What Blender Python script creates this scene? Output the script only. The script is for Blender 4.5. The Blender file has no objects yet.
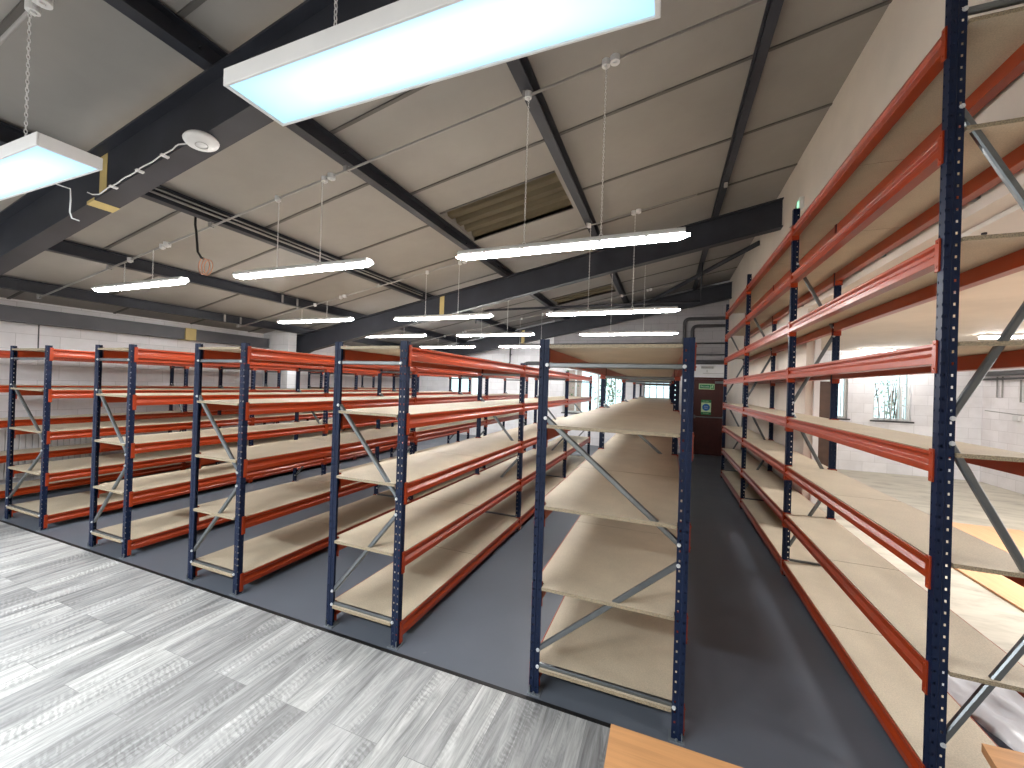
import bpy, bmesh, math, random
from mathutils import Vector, Matrix
random.seed(7)
C = bpy.context.scene.collection
PI = math.pi

# ------------------------------------------------------------------ materials
def lin(r, g, b):
    f = lambda c: (c/255/12.92) if c/255 <= .04045 else ((c/255+.055)/1.055)**2.4
    return (f(r), f(g), f(b), 1)

class NT:
    def __init__(s, name):
        s.m = bpy.data.materials.new(name); s.m.use_nodes = True
        s.t = s.m.node_tree; s.n = s.t.nodes
        s.p = s.n['Principled BSDF']; s.out = s.n['Material Output']
    def add(s, typ, **kw):
        nd = s.n.new(typ)
        for k, v in kw.items():
            if k.startswith('i_'): nd.inputs[k[2:].replace('_', ' ')].default_value = v
            else: setattr(nd, k, v)
        return nd
    def link(s, a, b): s.t.links.new(a, b)
    def set(s, **kw):
        for k, v in kw.items(): s.p.inputs[k.replace('_', ' ')].default_value = v
    def math(s, op, a, b=None):
        nd = s.add('ShaderNodeMath', operation=op)
        for i, v in enumerate((a, b)):
            if v is None: continue
            if isinstance(v, (int, float)): nd.inputs[i].default_value = v
            else: s.link(v, nd.inputs[i])
        return nd.outputs[0]
    def coords(s):
        g = s.add('ShaderNodeNewGeometry'); x = s.add('ShaderNodeSeparateXYZ')
        s.link(g.outputs['Position'], x.inputs[0]); return x.outputs
    def vec(s, a, b, c=0.0):
        nd = s.add('ShaderNodeCombineXYZ')
        for i, v in enumerate((a, b, c)):
            if isinstance(v, (int, float)): nd.inputs[i].default_value = v
            else: s.link(v, nd.inputs[i])
        return nd.outputs[0]
    def noise(s, vec, scale, detail=3, rough=.5, dist=0):
        nd = s.add('ShaderNodeTexNoise'); nd.inputs['Scale'].default_value = scale
        nd.inputs['Detail'].default_value = detail; nd.inputs['Roughness'].default_value = rough
        nd.inputs['Distortion'].default_value = dist
        if vec is not None: s.link(vec, nd.inputs['Vector'])
        return nd.outputs['Fac']
    def ramp(s, fac, stops):
        nd = s.add('ShaderNodeValToRGB'); e = nd.color_ramp.elements
        e[0].position, e[0].color = stops[0]; e[1].position, e[1].color = stops[-1]
        for p, c in stops[1:-1]:
            q = e.new(p); q.color = c
        s.link(fac, nd.inputs[0]); return nd.outputs[0]
    def mix(s, fac, a, b, mode='MIX'):
        nd = s.add('ShaderNodeMix', data_type='RGBA', blend_type=mode)
        for i, v in ((0, fac), (6, a), (7, b)):
            if isinstance(v, (int, float, tuple)): nd.inputs[i].default_value = v
            else: s.link(v, nd.inputs[i])
        return nd.outputs[2]
    def bump(s, h, strength=.3, dist=.01):
        nd = s.add('ShaderNodeBump'); nd.inputs['Strength'].default_value = strength
        nd.inputs['Distance'].default_value = dist
        s.link(h, nd.inputs['Height']); s.link(nd.outputs[0], s.p.inputs['Normal'])
    def base(s, col): s.link(col, s.p.inputs['Base Color'])

def scale_c(c, k): return (c[0]*k, c[1]*k, c[2]*k, 1)

def paint(name, col, rough=.45, metal=0.0, vary=.12, scale=6):
    a = NT(name); a.set(Roughness=rough, Metallic=metal)
    tc = a.add('ShaderNodeTexCoord')
    n = a.noise(tc.outputs['Object'], scale, 4)
    a.base(a.ramp(n, [(.3, scale_c(col, 1-vary)), (.7, scale_c(col, 1+vary))]))
    return a.m

M = {}
M['navy'] = paint('navy_powder_coat', (.0046, .0112, .036, 1), .48)
M['orange'] = paint('orange_powder_coat', (.29, .033, .0055, 1), .30, vary=.08)
M['zinc'] = paint('galvanised_steel', (.18, .195, .205, 1), .33, .9)
M['steel'] = paint('dark_grey_steel_paint', (.027, .029, .038, 1), .5, vary=.2, scale=3)
M['railgrey'] = paint('grey_rail_paint', (.07, .07, .08, 1), .5, vary=.2, scale=3)
M['white_metal'] = paint('white_enamel', (.72, .72, .72, 1), .4, vary=.04)
M['white_plastic'] = paint('white_plastic', (.66, .66, .66, 1), .4, vary=.05)
M['frame'] = paint('white_window_frame', (.70, .72, .72, 1), .4, vary=.05)
M['grey_plastic'] = paint('grey_conduit_plastic', (.30, .29, .28, 1), .5, vary=.1)
M['yellow'] = paint('pale_yellow_paint', (.50, .38, .15, 1), .55)
M['black'] = paint('black_rubber', (.008, .008, .009, 1), .5)
M['copper'] = paint('copper_wire', (.50, .22, .12, 1), .4, .3)
M['maroon'] = paint('dark_red_brown_door_paint', (.060, .014, .012, 1), .4, vary=.15)
M['brown'] = paint('brown_door_stain', (.075, .035, .02, 1), .5, vary=.2)
M['green'] = paint('sign_green', (.01, .19, .065, 1), .4, vary=.03)
M['sign_pale'] = paint('sign_pale_face', (.55, .72, .42, 1), .5, vary=.04)
M['blue'] = paint('sign_blue', (.01, .14, .42, 1), .4, vary=.03)
M['darkpipe'] = paint('dark_grey_pipe', (.05, .05, .055, 1), .45, vary=.15)
M['radiator'] = paint('pale_radiator_enamel', (.62, .60, .59, 1), .45, vary=.06)
M['bark'] = paint('stem_bark', (.10, .07, .05, 1), .8)
M['leaf'] = paint('green_leaf', (.10, .20, .05, 1), .5, vary=.5, scale=3)
M['leaf_pale'] = paint('pale_grey_green_leaf', (.30, .36, .27, 1), .6, vary=.3, scale=3)
M['foot'] = paint('scuffed_foot_plate', (.16, .18, .20, 1), .45, .3)
M['bolt'] = paint('bright_zinc_bolt', (.62, .64, .66, 1), .3, .4)
M['sill'] = paint('dark_sill_tile', (.045, .042, .045, 1), .5)
M['pale_joint'] = paint('ceiling_joint_strip', (.10, .092, .085, 1), .6)
M['plastic_sheet'] = paint('white_polythene', (.78, .79, .83, 1), .35, vary=.05)

def board_mat(name, col, spec):
    a = NT(name); a.set(Roughness=.55)
    tc = a.add('ShaderNodeTexCoord'); o = tc.outputs['Object']
    n1 = a.noise(o, 3, 4, .6); n2 = a.noise(o, 160, 2, .7)
    c1 = a.ramp(n1, [(.3, scale_c(col, .90)), (.7, scale_c(col, 1.08))])
    c2 = a.ramp(n2, [(.3, (1-spec, 1-spec, 1-spec, 1)), (.7, (1+spec*.6, 1+spec*.55, 1+spec*.5, 1))])
    a.base(a.mix(1.0, c1, c2, 'MULTIPLY')); return a.m
M['board'] = board_mat('chipboard_face', (.55, .472, .355, 1), .2)
M['board_edge'] = board_mat('chipboard_raw_edge', (.30, .245, .165, 1), .5)

def wood_mat(name, col, axis):
    a = NT(name); a.set(Roughness=.42)
    x = a.coords()
    u, v = (x[0], x[1]) if axis == 'x' else (x[1], x[0])
    n = a.noise(a.vec(a.math('MULTIPLY', u, 2.2), a.math('MULTIPLY', v, 55.0), a.math('MULTIPLY', x[2], 30.)), 1.0, 4, .6, .3)
    a.base(a.ramp(n, [(.25, scale_c(col, .82)), (.5, col), (.8, scale_c(col, 1.15))])); return a.m
M['beech'] = wood_mat('beech_desk_laminate', (.63, .32, .135, 1), 'x')
M['beech_edge'] = wood_mat('beech_desk_edging', (.36, .17, .07, 1), 'x')
M['ply'] = wood_mat('orange_plywood', (.66, .37, .19, 1), 'y')

def emit(name, col, strength):
    a = NT(name); a.set(Roughness=.4)
    a.p.inputs['Base Color'].default_value = (.8, .8, .8, 1)
    a.p.inputs['Emission Color'].default_value = col
    a.p.inputs['Emission Strength'].default_value = strength
    return a.m
M['tube'] = emit('lit_batten_diffuser', (1, .985, .96, 1), 95.0)
M['panel'] = emit('lit_panel_diffuser', (.60, .86, 1.0, 1), 1.0)
a = NT('lit_panel_diffuser_leds'); a.set(Roughness=.4)
tc = a.add('ShaderNodeTexCoord'); xx = a.add('ShaderNodeSeparateXYZ'); a.link(tc.outputs['Generated'], xx.inputs[0])
def hump(o): return a.math('SUBTRACT', 1.0, a.math('POWER', a.math('ABSOLUTE', a.math('SUBTRACT', a.math('MULTIPLY', o, 2.0), 1.0)), 3.0))
hv = a.math('MULTIPLY', hump(xx.outputs[0]), hump(xx.outputs[1]))
cc = a.ramp(hv, [(0, (.42, .76, .95, 1)), (.55, (.66, .90, 1, 1)), (1, (.90, .98, 1, 1))])
a.link(cc, a.p.inputs['Emission Color']); a.p.inputs['Emission Strength'].default_value = 1.08
a.p.inputs['Base Color'].default_value = (.08, .09, .1, 1); M['panel'] = a.m
M['roomlamp'] = emit('lit_side_room_diffuser', (1, .985, .97, 1), 45.0)
M['led'] = emit('green_exit_led', (.2, 1, .55, 1), 1.2)

def block_mat(name, col, mort, axis, bw=.45, bh=.225, bump=.35, vary=.05):
    a = NT(name); a.set(Roughness=.6)
    x = a.coords()
    u = x[1] if axis == 'y' else x[0]
    b = a.add('ShaderNodeTexBrick'); b.offset = .5
    a.link(a.vec(u, x[2]), b.inputs['Vector'])
    b.inputs['Scale'].default_value = 1.0
    b.inputs['Brick Width'].default_value = bw; b.inputs['Row Height'].default_value = bh
    b.inputs['Mortar Size'].default_value = .005; b.inputs['Mortar Smooth'].default_value = .6
    b.inputs['Color1'].default_value = scale_c(col, 1+vary); b.inputs['Color2'].default_value = scale_c(col, 1-vary)
    b.inputs['Mortar'].default_value = mort
    n = a.noise(a.vec(u, x[2]), 1.6, 5, .65)
    st = a.ramp(n, [(.3, (.86, .85, .84, 1)), (.6, (1, 1, 1, 1))])
    a.base(a.mix(1.0, b.outputs['Color'], st, 'MULTIPLY'))
    h = a.math('ADD', a.math('MULTIPLY', b.outputs['Fac'], -1.0), a.math('MULTIPLY', a.noise(a.vec(u, x[2]), 60, 3), .35))
    a.bump(h, bump, .006); return a.m
M['block_y'] = block_mat('white_painted_block_side', (.80, .78, .80, 1), (.62, .60, .61, 1), 'y')
M['block_x'] = block_mat('white_painted_block_end', (.80, .80, .83, 1), (.62, .62, .64, 1), 'x')
M['block_grey'] = block_mat('darker_grey_block', (.33, .32, .335, 1), (.22, .21, .22, 1), 'x')  # darker grey block tone for the upper right of the end wall
M['brick_out'] = block_mat('outside_pink_brick', (.60, .36, .30, 1), (.6, .55, .5, 1), 'x', .225, .075)

def plaster(name, col, axis='y'):
    a = NT(name); a.set(Roughness=.65); x = a.coords()
    v = a.vec(x[0], x[1], x[2])
    n = a.noise(v, 1.3, 5, .6); n2 = a.noise(v, 9, 3)
    c = a.ramp(n, [(.3, scale_c(col, .9)), (.7, scale_c(col, 1.06))])
    a.base(c); a.bump(n2, .12, .01); return a.m
M['plaster'] = plaster('cream_plaster', (.72, .655, .585, 1))
M['low_ceiling'] = plaster('side_room_ceiling_paint', (.58, .51, .43, 1))
M['concrete_white'] = plaster('white_painted_concrete', (.70, .66, .62, 1))
M['ceiling'] = plaster('ceiling_lining_board', (.285, .27, .254, 1))
M['rooflight'] = plaster('brown_translucent_sheet', (.20, .165, .10, 1))

a = NT('grey_floor_paint'); x = a.coords(); a.set(Roughness=.36)
v = a.vec(x[0], x[1])
n = a.noise(v, 1.1, 5, .6); n2 = a.noise(v, 45, 3); n3 = a.noise(v, 9, 2)
c = a.ramp(n, [(.25, (.085, .098, .120, 1)), (.75, (.122, .138, .165, 1))])
spk = a.ramp(n3, [(.76, (0, 0, 0, 1)), (.80, (1, 1, 1, 1))])
a.base(a.mix(a.math('MULTIPLY', spk, .25), c, (.2, .2, .21, 1)))
a.link(a.ramp(n, [(.3, (.30, .30, .30, 1)), (.7, (.46, .46, .46, 1))]), a.p.inputs['Roughness'])
a.bump(n2, .06, .004); M['floor_paint'] = a.m

a = NT('grey_plank_vinyl'); x = a.coords(); a.set(Roughness=.38)
vx = a.math('ADD', x[0], 12.11); vy = a.math('ADD', x[1], 10.0)
b = a.add('ShaderNodeTexBrick'); b.offset = .37; b.offset_frequency = 3
a.link(a.vec(vy, vx), b.inputs['Vector'])
for k, val in (('Scale', 1.0), ('Brick Width', 1.05), ('Row Height', .151), ('Mortar Size', .0016), ('Mortar Smooth', .2), ('Bias', 0.0)):
    b.inputs[k].default_value = val
b.inputs['Color1'].default_value = (.0, .0, .0, 1); b.inputs['Color2'].default_value = (1, 1, 1, 1)
b.inputs['Mortar'].default_value = (.5, .5, .5, 1)
rnd = b.outputs['Color']
shift = a.math('MULTIPLY', rnd, 37.0)
g1 = a.noise(a.vec(a.math('MULTIPLY', vy, 1.6), a.math('MULTIPLY', vx, 17.0), shift), 1.0, 7, .70, 1.1)
g2 = a.noise(a.vec(a.math('MULTIPLY', vy, 7.0), a.math('MULTIPLY', vx, 120.0), shift), 1.0, 3, .6)
w = a.add('ShaderNodeTexWave'); w.wave_type = 'BANDS'; w.bands_direction = 'X'
a.link(a.vec(a.math('ADD', vy, a.math('MULTIPLY', vx, .35)), a.math('MULTIPLY', vx, .6), shift), w.inputs['Vector'])
w.inputs['Scale'].default_value = 11; w.inputs['Distortion'].default_value = 7; w.inputs['Detail'].default_value = 4; w.inputs['Detail Scale'].default_value = 3.5
mask = a.ramp(a.noise(a.vec(a.math('MULTIPLY', vy, 1.7), a.math('MULTIPLY', vx, 7.0), shift), 1.0, 3), [(.50, (0, 0, 0, 1)), (.66, (1, 1, 1, 1))])
c = a.ramp(g1, [(.30, (.17, .172, .175, 1)), (.45, (.32, .325, .325, 1)), (.56, (.44, .445, .44, 1)), (.70, (.57, .575, .57, 1))])
tone = a.ramp(rnd, [(0, (.66, .66, .67, 1)), (.5, (1, 1, 1, 1)), (1, (1.22, 1.22, 1.20, 1))])
c = a.mix(1.0, c, tone, 'MULTIPLY')
c = a.mix(1.0, c, a.ramp(g2, [(.3, (.86, .86, .86, 1)), (.7, (1.1, 1.1, 1.1, 1))]), 'MULTIPLY')
c = a.mix(a.math('MULTIPLY', mask, .5), c, a.mix(1.0, c, a.ramp(w.outputs['Fac'], [(.2, (.60, .60, .60, 1)), (.8, (1.25, 1.25, 1.25, 1))]), 'MULTIPLY'))
c = a.mix(a.math('MULTIPLY', b.outputs['Fac'], .55), c, (.12, .12, .12, 1))
a.base(c); a.bump(g1, .08, .004); M['vinyl'] = a.m

a = NT('pale_worn_concrete'); x = a.coords(); a.set(Roughness=.55)
n = a.noise(a.vec(a.math('MULTIPLY', x[0], 1.2), a.math('MULTIPLY', x[1], 3.0)), 1.3, 5, .65, .5)
a.base(a.ramp(n, [(.28, (.27, .245, .20, 1)), (.5, (.46, .43, .355, 1)), (.75, (.55, .51, .425, 1))])); M['concrete'] = a.m

a = NT('clear_window_glass')
tr = a.add('ShaderNodeBsdfTransparent'); gl = a.add('ShaderNodeBsdfGlossy'); gl.inputs['Roughness'].default_value = .03
fr = a.add('ShaderNodeFresnel'); fr.inputs['IOR'].default_value = 1.45
mx = a.add('ShaderNodeMixShader'); a.link(fr.outputs[0], mx.inputs[0]); a.link(tr.outputs[0], mx.inputs[1]); a.link(gl.outputs[0], mx.inputs[2])
tr.inputs['Color'].default_value = (.86, .95, .95, 1)
a.link(mx.outputs[0], a.out.inputs['Surface']); M['glass'] = a.m

for k_, sp in (('navy', .22), ('orange', .45), ('steel', .3), ('maroon', .3)):
    M[k_].node_tree.nodes['Principled BSDF'].inputs['Specular IOR Level'].default_value = sp
# ------------------------------------------------------------------ mesh helpers
def box(bm, x0, x1, y0, y1, z0, z1, mi=0):
    vs = [bm.verts.new(p) for p in ((x0,y0,z0),(x1,y0,z0),(x1,y1,z0),(x0,y1,z0),(x0,y0,z1),(x1,y0,z1),(x1,y1,z1),(x0,y1,z1))]
    for f in ((3,2,1,0),(4,5,6,7),(0,1,5,4),(1,2,6,5),(2,3,7,6),(3,0,4,7)):
        bm.faces.new([vs[i] for i in f]).material_index = mi
def prism(bm, pts, axis, a, b, mi=0):
    """extrude a 2-D outline along an axis: 'y' outline is (x,z), 'x' outline is (y,z), 'z' outline is (x,y)"""
    def P(p, t): return {'y': (p[0], t, p[1]), 'x': (t, p[0], p[1]), 'z': (p[0], p[1], t)}[axis]
    r0 = [bm.verts.new(P(p, a)) for p in pts]; r1 = [bm.verts.new(P(p, b)) for p in pts]
    n = len(pts); fs = []
    for i in range(n): fs.append(bm.faces.new((r0[i], r0[(i+1) % n], r1[(i+1) % n], r1[i])))
    fs.append(bm.faces.new(r0[::-1])); fs.append(bm.faces.new(r1))
    for f in fs: f.material_index = mi
    return fs
def tube(bm, pts, r, seg=8, mi=0, cap=True):
    pts = [Vector(p) for p in pts]; rings = []; up = None
    for i, p in enumerate(pts):
        d = (pts[min(i+1, len(pts)-1)] - pts[max(i-1, 0)]).normalized()
        if up is None: up = Vector((0,0,1)) if abs(d.z) < .9 else Vector((1,0,0))
        s = d.cross(up).normalized(); u = s.cross(d).normalized(); up = u
        rings.append([bm.verts.new(p + (s*math.cos(2*PI*k/seg) + u*math.sin(2*PI*k/seg))*r) for k in range(seg)])
    for a_, b_ in zip(rings, rings[1:]):
        for k in range(seg):
            f = bm.faces.new((a_[k], a_[(k+1) % seg], b_[(k+1) % seg], b_[k])); f.smooth = True; f.material_index = mi
    if cap:
        bm.faces.new(rings[0][::-1]).material_index = mi; bm.faces.new(rings[-1]).material_index = mi
def disc(bm, c, r, h, axis='z', seg=24, mi=0):
    pts = [(r*math.cos(2*PI*k/seg), r*math.sin(2*PI*k/seg)) for k in range(seg)]
    if axis == 'z': prism(bm, [(c[0]+p[0], c[1]+p[1]) for p in pts], 'z', c[2]-h/2, c[2]+h/2, mi)
    elif axis == 'y': prism(bm, [(c[0]+p[0], c[2]+p[1]) for p in pts], 'y', c[1]-h/2, c[1]+h/2, mi)
    else: prism(bm, [(c[1]+p[0], c[2]+p[1]) for p in pts], 'x', c[0]-h/2, c[0]+h/2, mi)
def mesh(name, bm, mats, bevel=0):
    if bevel: bmesh.ops.bevel(bm, geom=list(bm.edges), offset=bevel, segments=1, affect='EDGES')
    bmesh.ops.recalc_face_normals(bm, faces=bm.faces)
    me = bpy.data.meshes.new(name); bm.to_mesh(me); bm.free()
    for m in (mats if isinstance(mats, (list, tuple)) else [mats]): me.materials.append(M[m])
    return me
def obj(name, me, parent=None, loc=None, rot=None, scl=None):
    o = bpy.data.objects.new(name, me); C.objects.link(o)
    if parent: o.parent = parent
    if loc: o.location = loc
    if rot: o.rotation_euler = rot
    if scl: o.scale = scl
    return o
def make(name, bm, mats, parent=None, loc=None, bevel=0, rot=None): return obj(name, mesh(name, bm, mats, bevel), parent, loc, rot)
def tag(o, label, cat, group=None):
    o['label'] = label; o['category'] = cat
    if group: o['group'] = group
    return o
def thing(name, loc, label, cat, group=None):
    o = obj(name, None, None, loc); o.empty_display_size = .1
    return tag(o, label, cat, group)
def struct(name, bm, mats):
    o = make(name, bm, mats); o['kind'] = 'structure'; return o
def B(): return bmesh.new()

# ------------------------------------------------------------------ room
XW = 1.50          # face of the right wall
XL = -8.75         # face of the left wall
YB = 11.95         # face of the far wall
YF = -3.6          # wall behind the camera
S = .195           # roof slope
roof = lambda x: 4.44 + S*x
YS = 2.10          # edge of the vinyl

bm = B(); box(bm, XL-.2, XW+.2, YS+.012, YB+.2, -.12, 0); struct('floor', bm, 'floor_paint')
bm = B(); box(bm, XL-.2, 6.5, YF-.2, YS-.012, -.12, 0); struct('floor_vinyl', bm, 'vinyl')
bm = B(); box(bm, XL-.2, XW+.2, YS-.012, YS+.012, -.12, .003); struct('trim_1', bm, 'black')
bm = B(); box(bm, XW+.2, 6.5, YS-.012, 11.7, -.12, 0); struct('floor_side_room', bm, 'concrete')

# ceiling lining with two rooflight openings, dark joint strips, and the opening edges
holes = [(-2.76, -1.26, 4.36, 5.32), (-2.76, -1.26, 9.50, 10.22)]
xs = sorted({XL-.2, XW, -2.76, -1.26}); ys = sorted({YF-.2, YB+.2, 4.36, 5.32, 9.50, 10.22})
bm = B()
for i in range(len(xs)-1):
    for j in range(len(ys)-1):
        xm, ym = (xs[i]+xs[i+1])/2, (ys[j]+ys[j+1])/2
        if any(h[0] < xm < h[1] and h[2] < ym < h[3] for h in holes): continue
        x0, x1 = xs[i], xs[i+1]
        prism(bm, [(x0, roof(x0)), (x1, roof(x1)), (x1, roof(x1)+.12), (x0, roof(x0)+.12)], 'y', ys[j], ys[j+1])
PURL = [.63, -1.10, -2.83, -4.60, -6.35, -7.85]
cols = [(XL, -7.85), (-7.85, -6.35), (-6.35, -4.60), (-4.60, -2.80), (-2.80, -1.10), (-1.10, .63), (.63, XW)]
for ci, (x0, x1) in enumerate(cols):
    off = -.42 if ci in (1, 3) else 0.0
    for k in range(-5, 9):
        y = 3.78 + off + k*1.16
        if not (YF < y < YB): continue
        if any(h[0] < (x0+x1)/2 < h[1] and h[2]-.05 < y < h[3]+.05 for h in holes): continue
        prism(bm, [(x0, roof(x0)-.012), (x1, roof(x1)-.012), (x1, roof(x1)+.01), (x0, roof(x0)+.01)], 'y', y-.016, y+.016, 1)
struct('ceiling', bm, ['ceiling', 'pale_joint'])

def rooflight(h, label):
    x0, x1, y0, y1 = h
    t = thing('rooflight', (x0, y0, 0), label, 'rooflight', 'brown corrugated rooflights')
    bm = B(); n = 48; rows = []
    for xx in (x0, x1):
        r = []
        for k in range(n+1):
            y = y0 + (y1-y0)*k/n
            ph = ((y-y0)/.235) % 1.0
            hgt = .055*min(1, max(0, (abs(ph-.5)*2-.25)*3.2))
            r.append((xx-x0, y-y0, roof(xx)+.095-hgt))
        rows.append(r)
    va = [bm.verts.new(p) for p in rows[0]]; vb = [bm.verts.new(p) for p in rows[1]]
    for k in range(n): bm.faces.new((va[k], va[k+1], vb[k+1], vb[k]))
    bmesh.ops.solidify(bm, geom=bm.faces[:], thickness=.004)
    make('corrugated_sheet', bm, 'rooflight', t)
    for (xa, xb, ya, yb) in ((0, x1-x0, -.02, .0), (0, x1-x0, y1-y0, y1-y0+.02)):
        bm = B(); prism(bm, [(xa, roof(x0+xa)-.012), (xb, roof(x0+xb)-.012), (xb, roof(x0+xb)+.1), (xa, roof(x0+xa)+.1)], 'y', ya, yb)
        make('edge_trim', bm, 'pale_joint', t)
rooflight(holes[0], 'brown corrugated rooflight sheet in the near bay of the sloping ceiling')
rooflight(holes[1], 'brown corrugated rooflight sheet seen beyond the second rafter, the farther one')
# weather sheet closing the roof above
bm = B(); x0, x1 = XL-.2, XW+.2
prism(bm, [(x0, roof(x0)+.18), (x1, roof(x1)+.18), (x1, roof(x1)+.22), (x0, roof(x0)+.22)], 'y', YF-.2, YB+.2)
struct('trim_2', bm, 'rooflight')

# walls
bm = B(); box(bm, XL-.2, XL, YF-.2, YB+.2, -.1, 3.0)
# a vertical crack line and rendered band
struct('wall_left', bm, 'block_y')
bm = B(); box(bm, XL, XL+.004, 2.915, 2.93, 1.9, 2.5); struct('trim_3', bm, 'railgrey')
bm = B(); box(bm, XL-.2, 6.5, YF-.2, YF, -.1, 5.2); struct('wall_back', bm, 'plaster')
bm = B()
box(bm, XW, XW+.12, 5.50, YB+.2, 0, 5.1)
box(bm, XW, XW+.12, YF, 5.50, 2.73, 5.1)
box(bm, XW, XW+.12, YF, -1.2, 0, 2.73)
struct('wall_right', bm, 'plaster')
bm = B(); box(bm, XW+.075, XW+.13, 5.47, 5.50, 0, 2.73); struct('trim_4', bm, 'white_metal')

# far wall with three windows and a doorway hole
def wall_x(bm, x0, x1, y0, y1, z0, z1, ops):
    xs = sorted({x0, x1, *[o[0] for o in ops], *[o[1] for o in ops]})
    zs = sorted({z0, z1, *[o[2] for o in ops], *[o[3] for o in ops]})
    for i in range(len(xs)-1):
        for j in range(len(zs)-1):
            xm, zm = (xs[i]+xs[i+1])/2, (zs[j]+zs[j+1])/2
            if any(o[0] < xm < o[1] and o[2] < zm < o[3] for o in ops): continue
            box(bm, xs[i], xs[i+1], y0, y1, zs[j], zs[j+1])
WF = [(-7.00, -5.75, 1.0, 2.15), (-2.95, -1.15, .95, 2.30), (-.62, .30, 1.0, 2.12)]
bm = B(); wall_x(bm, XL, XW+.1, YB, YB+.2, -.05, 5.1, WF); struct('wall_far', bm, 'block_x')
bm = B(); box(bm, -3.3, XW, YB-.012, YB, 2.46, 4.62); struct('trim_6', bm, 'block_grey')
WS = [(3.72, 3.97, 1.2, 2.32), (4.44, 5.12, 1.2, 2.32)]
bm = B(); wall_x(bm, XW+.1, 6.45, 11.5, 11.7, -.05, 3.0, WS); struct('wall_side_room_far', bm, 'block_x')
bm = B(); box(bm, 6.28, 6.48, YF, 11.6, -.05, 3.0); struct('wall_side_room_right', bm, 'block_y')
bm = B(); box(bm, XW+.10, 6.4, YF, 11.6, 2.80, 2.95); struct('ceiling_side_room', bm, 'low_ceiling')
bm = B(); box(bm, XW+.12, XW+.42, YF, 5.6, 2.70, 2.82)
for k in range(9):
    for dx in (.18, .34): disc(bm, (XW+dx, .9+k*.55+(.12 if dx > .2 else 0), 2.70), .012, .02, 'z', 10, 1)
struct('trim_5', bm, ['concrete_white', 'steel'])

def window(name, o, y, bars, muntins, vertical_bars_mat='frame', sill=True):
    x0, x1, z0, z1 = o
    r = obj(name, None, None, (x0, y, z0)); r['kind'] = 'structure'
    w, h = x1-x0, z1-z0
    bm = B(); t = .05
    for bx in ((0, t, 0, h), (w-t, w, 0, h), (t, w-t, 0, t), (t, w-t, h-t, h)): box(bm, bx[0], bx[1], .06, .13, bx[2], bx[3])
    for f in muntins: box(bm, w*f-.025, w*f+.025, .065, .125, t, h-t)
    make('window_frame', bm, 'frame', r, bevel=.004)
    bm = B(); box(bm, t, w-t, .092, .098, t, h-t); make('pane', bm, 'glass', r)
    if bars:
        bm = B()
        for k in range(1, bars): tube(bm, [(w*k/bars, .03, .02), (w*k/bars, .03, h-.02)], .011, 6)
        for zz in (.3, .7): tube(bm, [(.02, .03, h*zz), (w-.02, .03, h*zz)], .007, 6)
        make('window_bars', bm, vertical_bars_mat, r)
    if sill:
        bm = B(); box(bm, -.05, w+.05, -.03, .10, -.035, 0); make('window_sill', bm, 'sill', r, bevel=.004)
    return r
window('window_1', WF[0], YB, 0, (.33, .66))
window('window_2', WF[1], YB, 0, (.2, .58))
window('window_3', WF[2], YB, 5, (), 'maroon')
window('window_4', WS[0], 11.5, 2, ())
window('window_5', WS[1], 11.5, 6, (.78,))

# ------------------------------------------------------------------ roof steel
def I_points(d, w, tf, tw):   # outline (y,z), bottom flange at z=0
    return [(-w/2,0),(w/2,0),(w/2,tf),(tw/2,tf),(tw/2,d-tf),(w/2,d-tf),(w/2,d),(-w/2,d),(-w/2,d-tf),(-tw/2,d-tf),(-tw/2,tf),(-w/2,tf)]
def sloped(bm, pts, xa, xb, z0, mi=0, slope=S):
    r0 = [bm.verts.new((xa, p[0], z0+slope*xa+p[1])) for p in pts]; r1 = [bm.verts.new((xb, p[0], z0+slope*xb+p[1])) for p in pts]
    n = len(pts)
    for i in range(n): bm.faces.new((r0[i], r0[(i+1) % n], r1[(i+1) % n], r1[i])).material_index = mi
    bm.faces.new(r0[::-1]).material_index = mi; bm.faces.new(r1).material_index = mi
RD = .42; RZ = 3.85
def rafter(y, label):
    t = thing('rafter', (0, y, 0), label, 'steel beam', 'dark steel rafters')
    bm = B(); sloped(bm, I_points(RD, .15, .016, .012), -8.35, XW-.003, RZ)
    make('girder', bm, 'steel', t)
    # haunch and stanchion at the eaves
    bm = B(); prism(bm, [(-8.42, RZ-8.42*S+.02), (-7.5, RZ-7.5*S+.01), (-8.42, RZ-8.42*S-.16)], 'y', -.07, .07); make('haunch', bm, 'steel', t)
    bm = B(); prism(bm, [(p[1]-8.62, p[0]) for p in I_points(.22, .15, .014, .01)], 'z', 0, RZ-8.4*S+.33); make('stanchion', bm, 'steel', t)
    # yellow painted band round web and flange
    bm = B(); xb = -4.17
    pts = [(-.078, -.003), (-.078, .02), (-.009, .02), (-.009, RD-.02), (-.006, RD-.02), (-.006, .0), (.078, .0), (.078, -.003)]
    sloped(bm, pts, xb-.05, xb+.05, RZ); make('painted_band', bm, 'yellow', t)
    return t
rafter(1.715, 'nearest dark steel rafter crossing the upper left with a white disc fixed under it')
rafter(6.755, 'second dark steel rafter, rising to the right wall above the tall shelving')
rafter(11.50, 'farthest dark steel rafter against the end wall')
pn = ['purlin nearest the right wall, under the highest part of the ceiling', 'second purlin from the right wall, at the right edge of the rooflights',
      'third purlin from the right wall, at the left edge of the rooflights', 'fourth purlin from the right wall carrying a clipped cable run',
      'fifth purlin from the right wall, two along from the eaves', 'purlin lowest down, right above the left wall']
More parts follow.
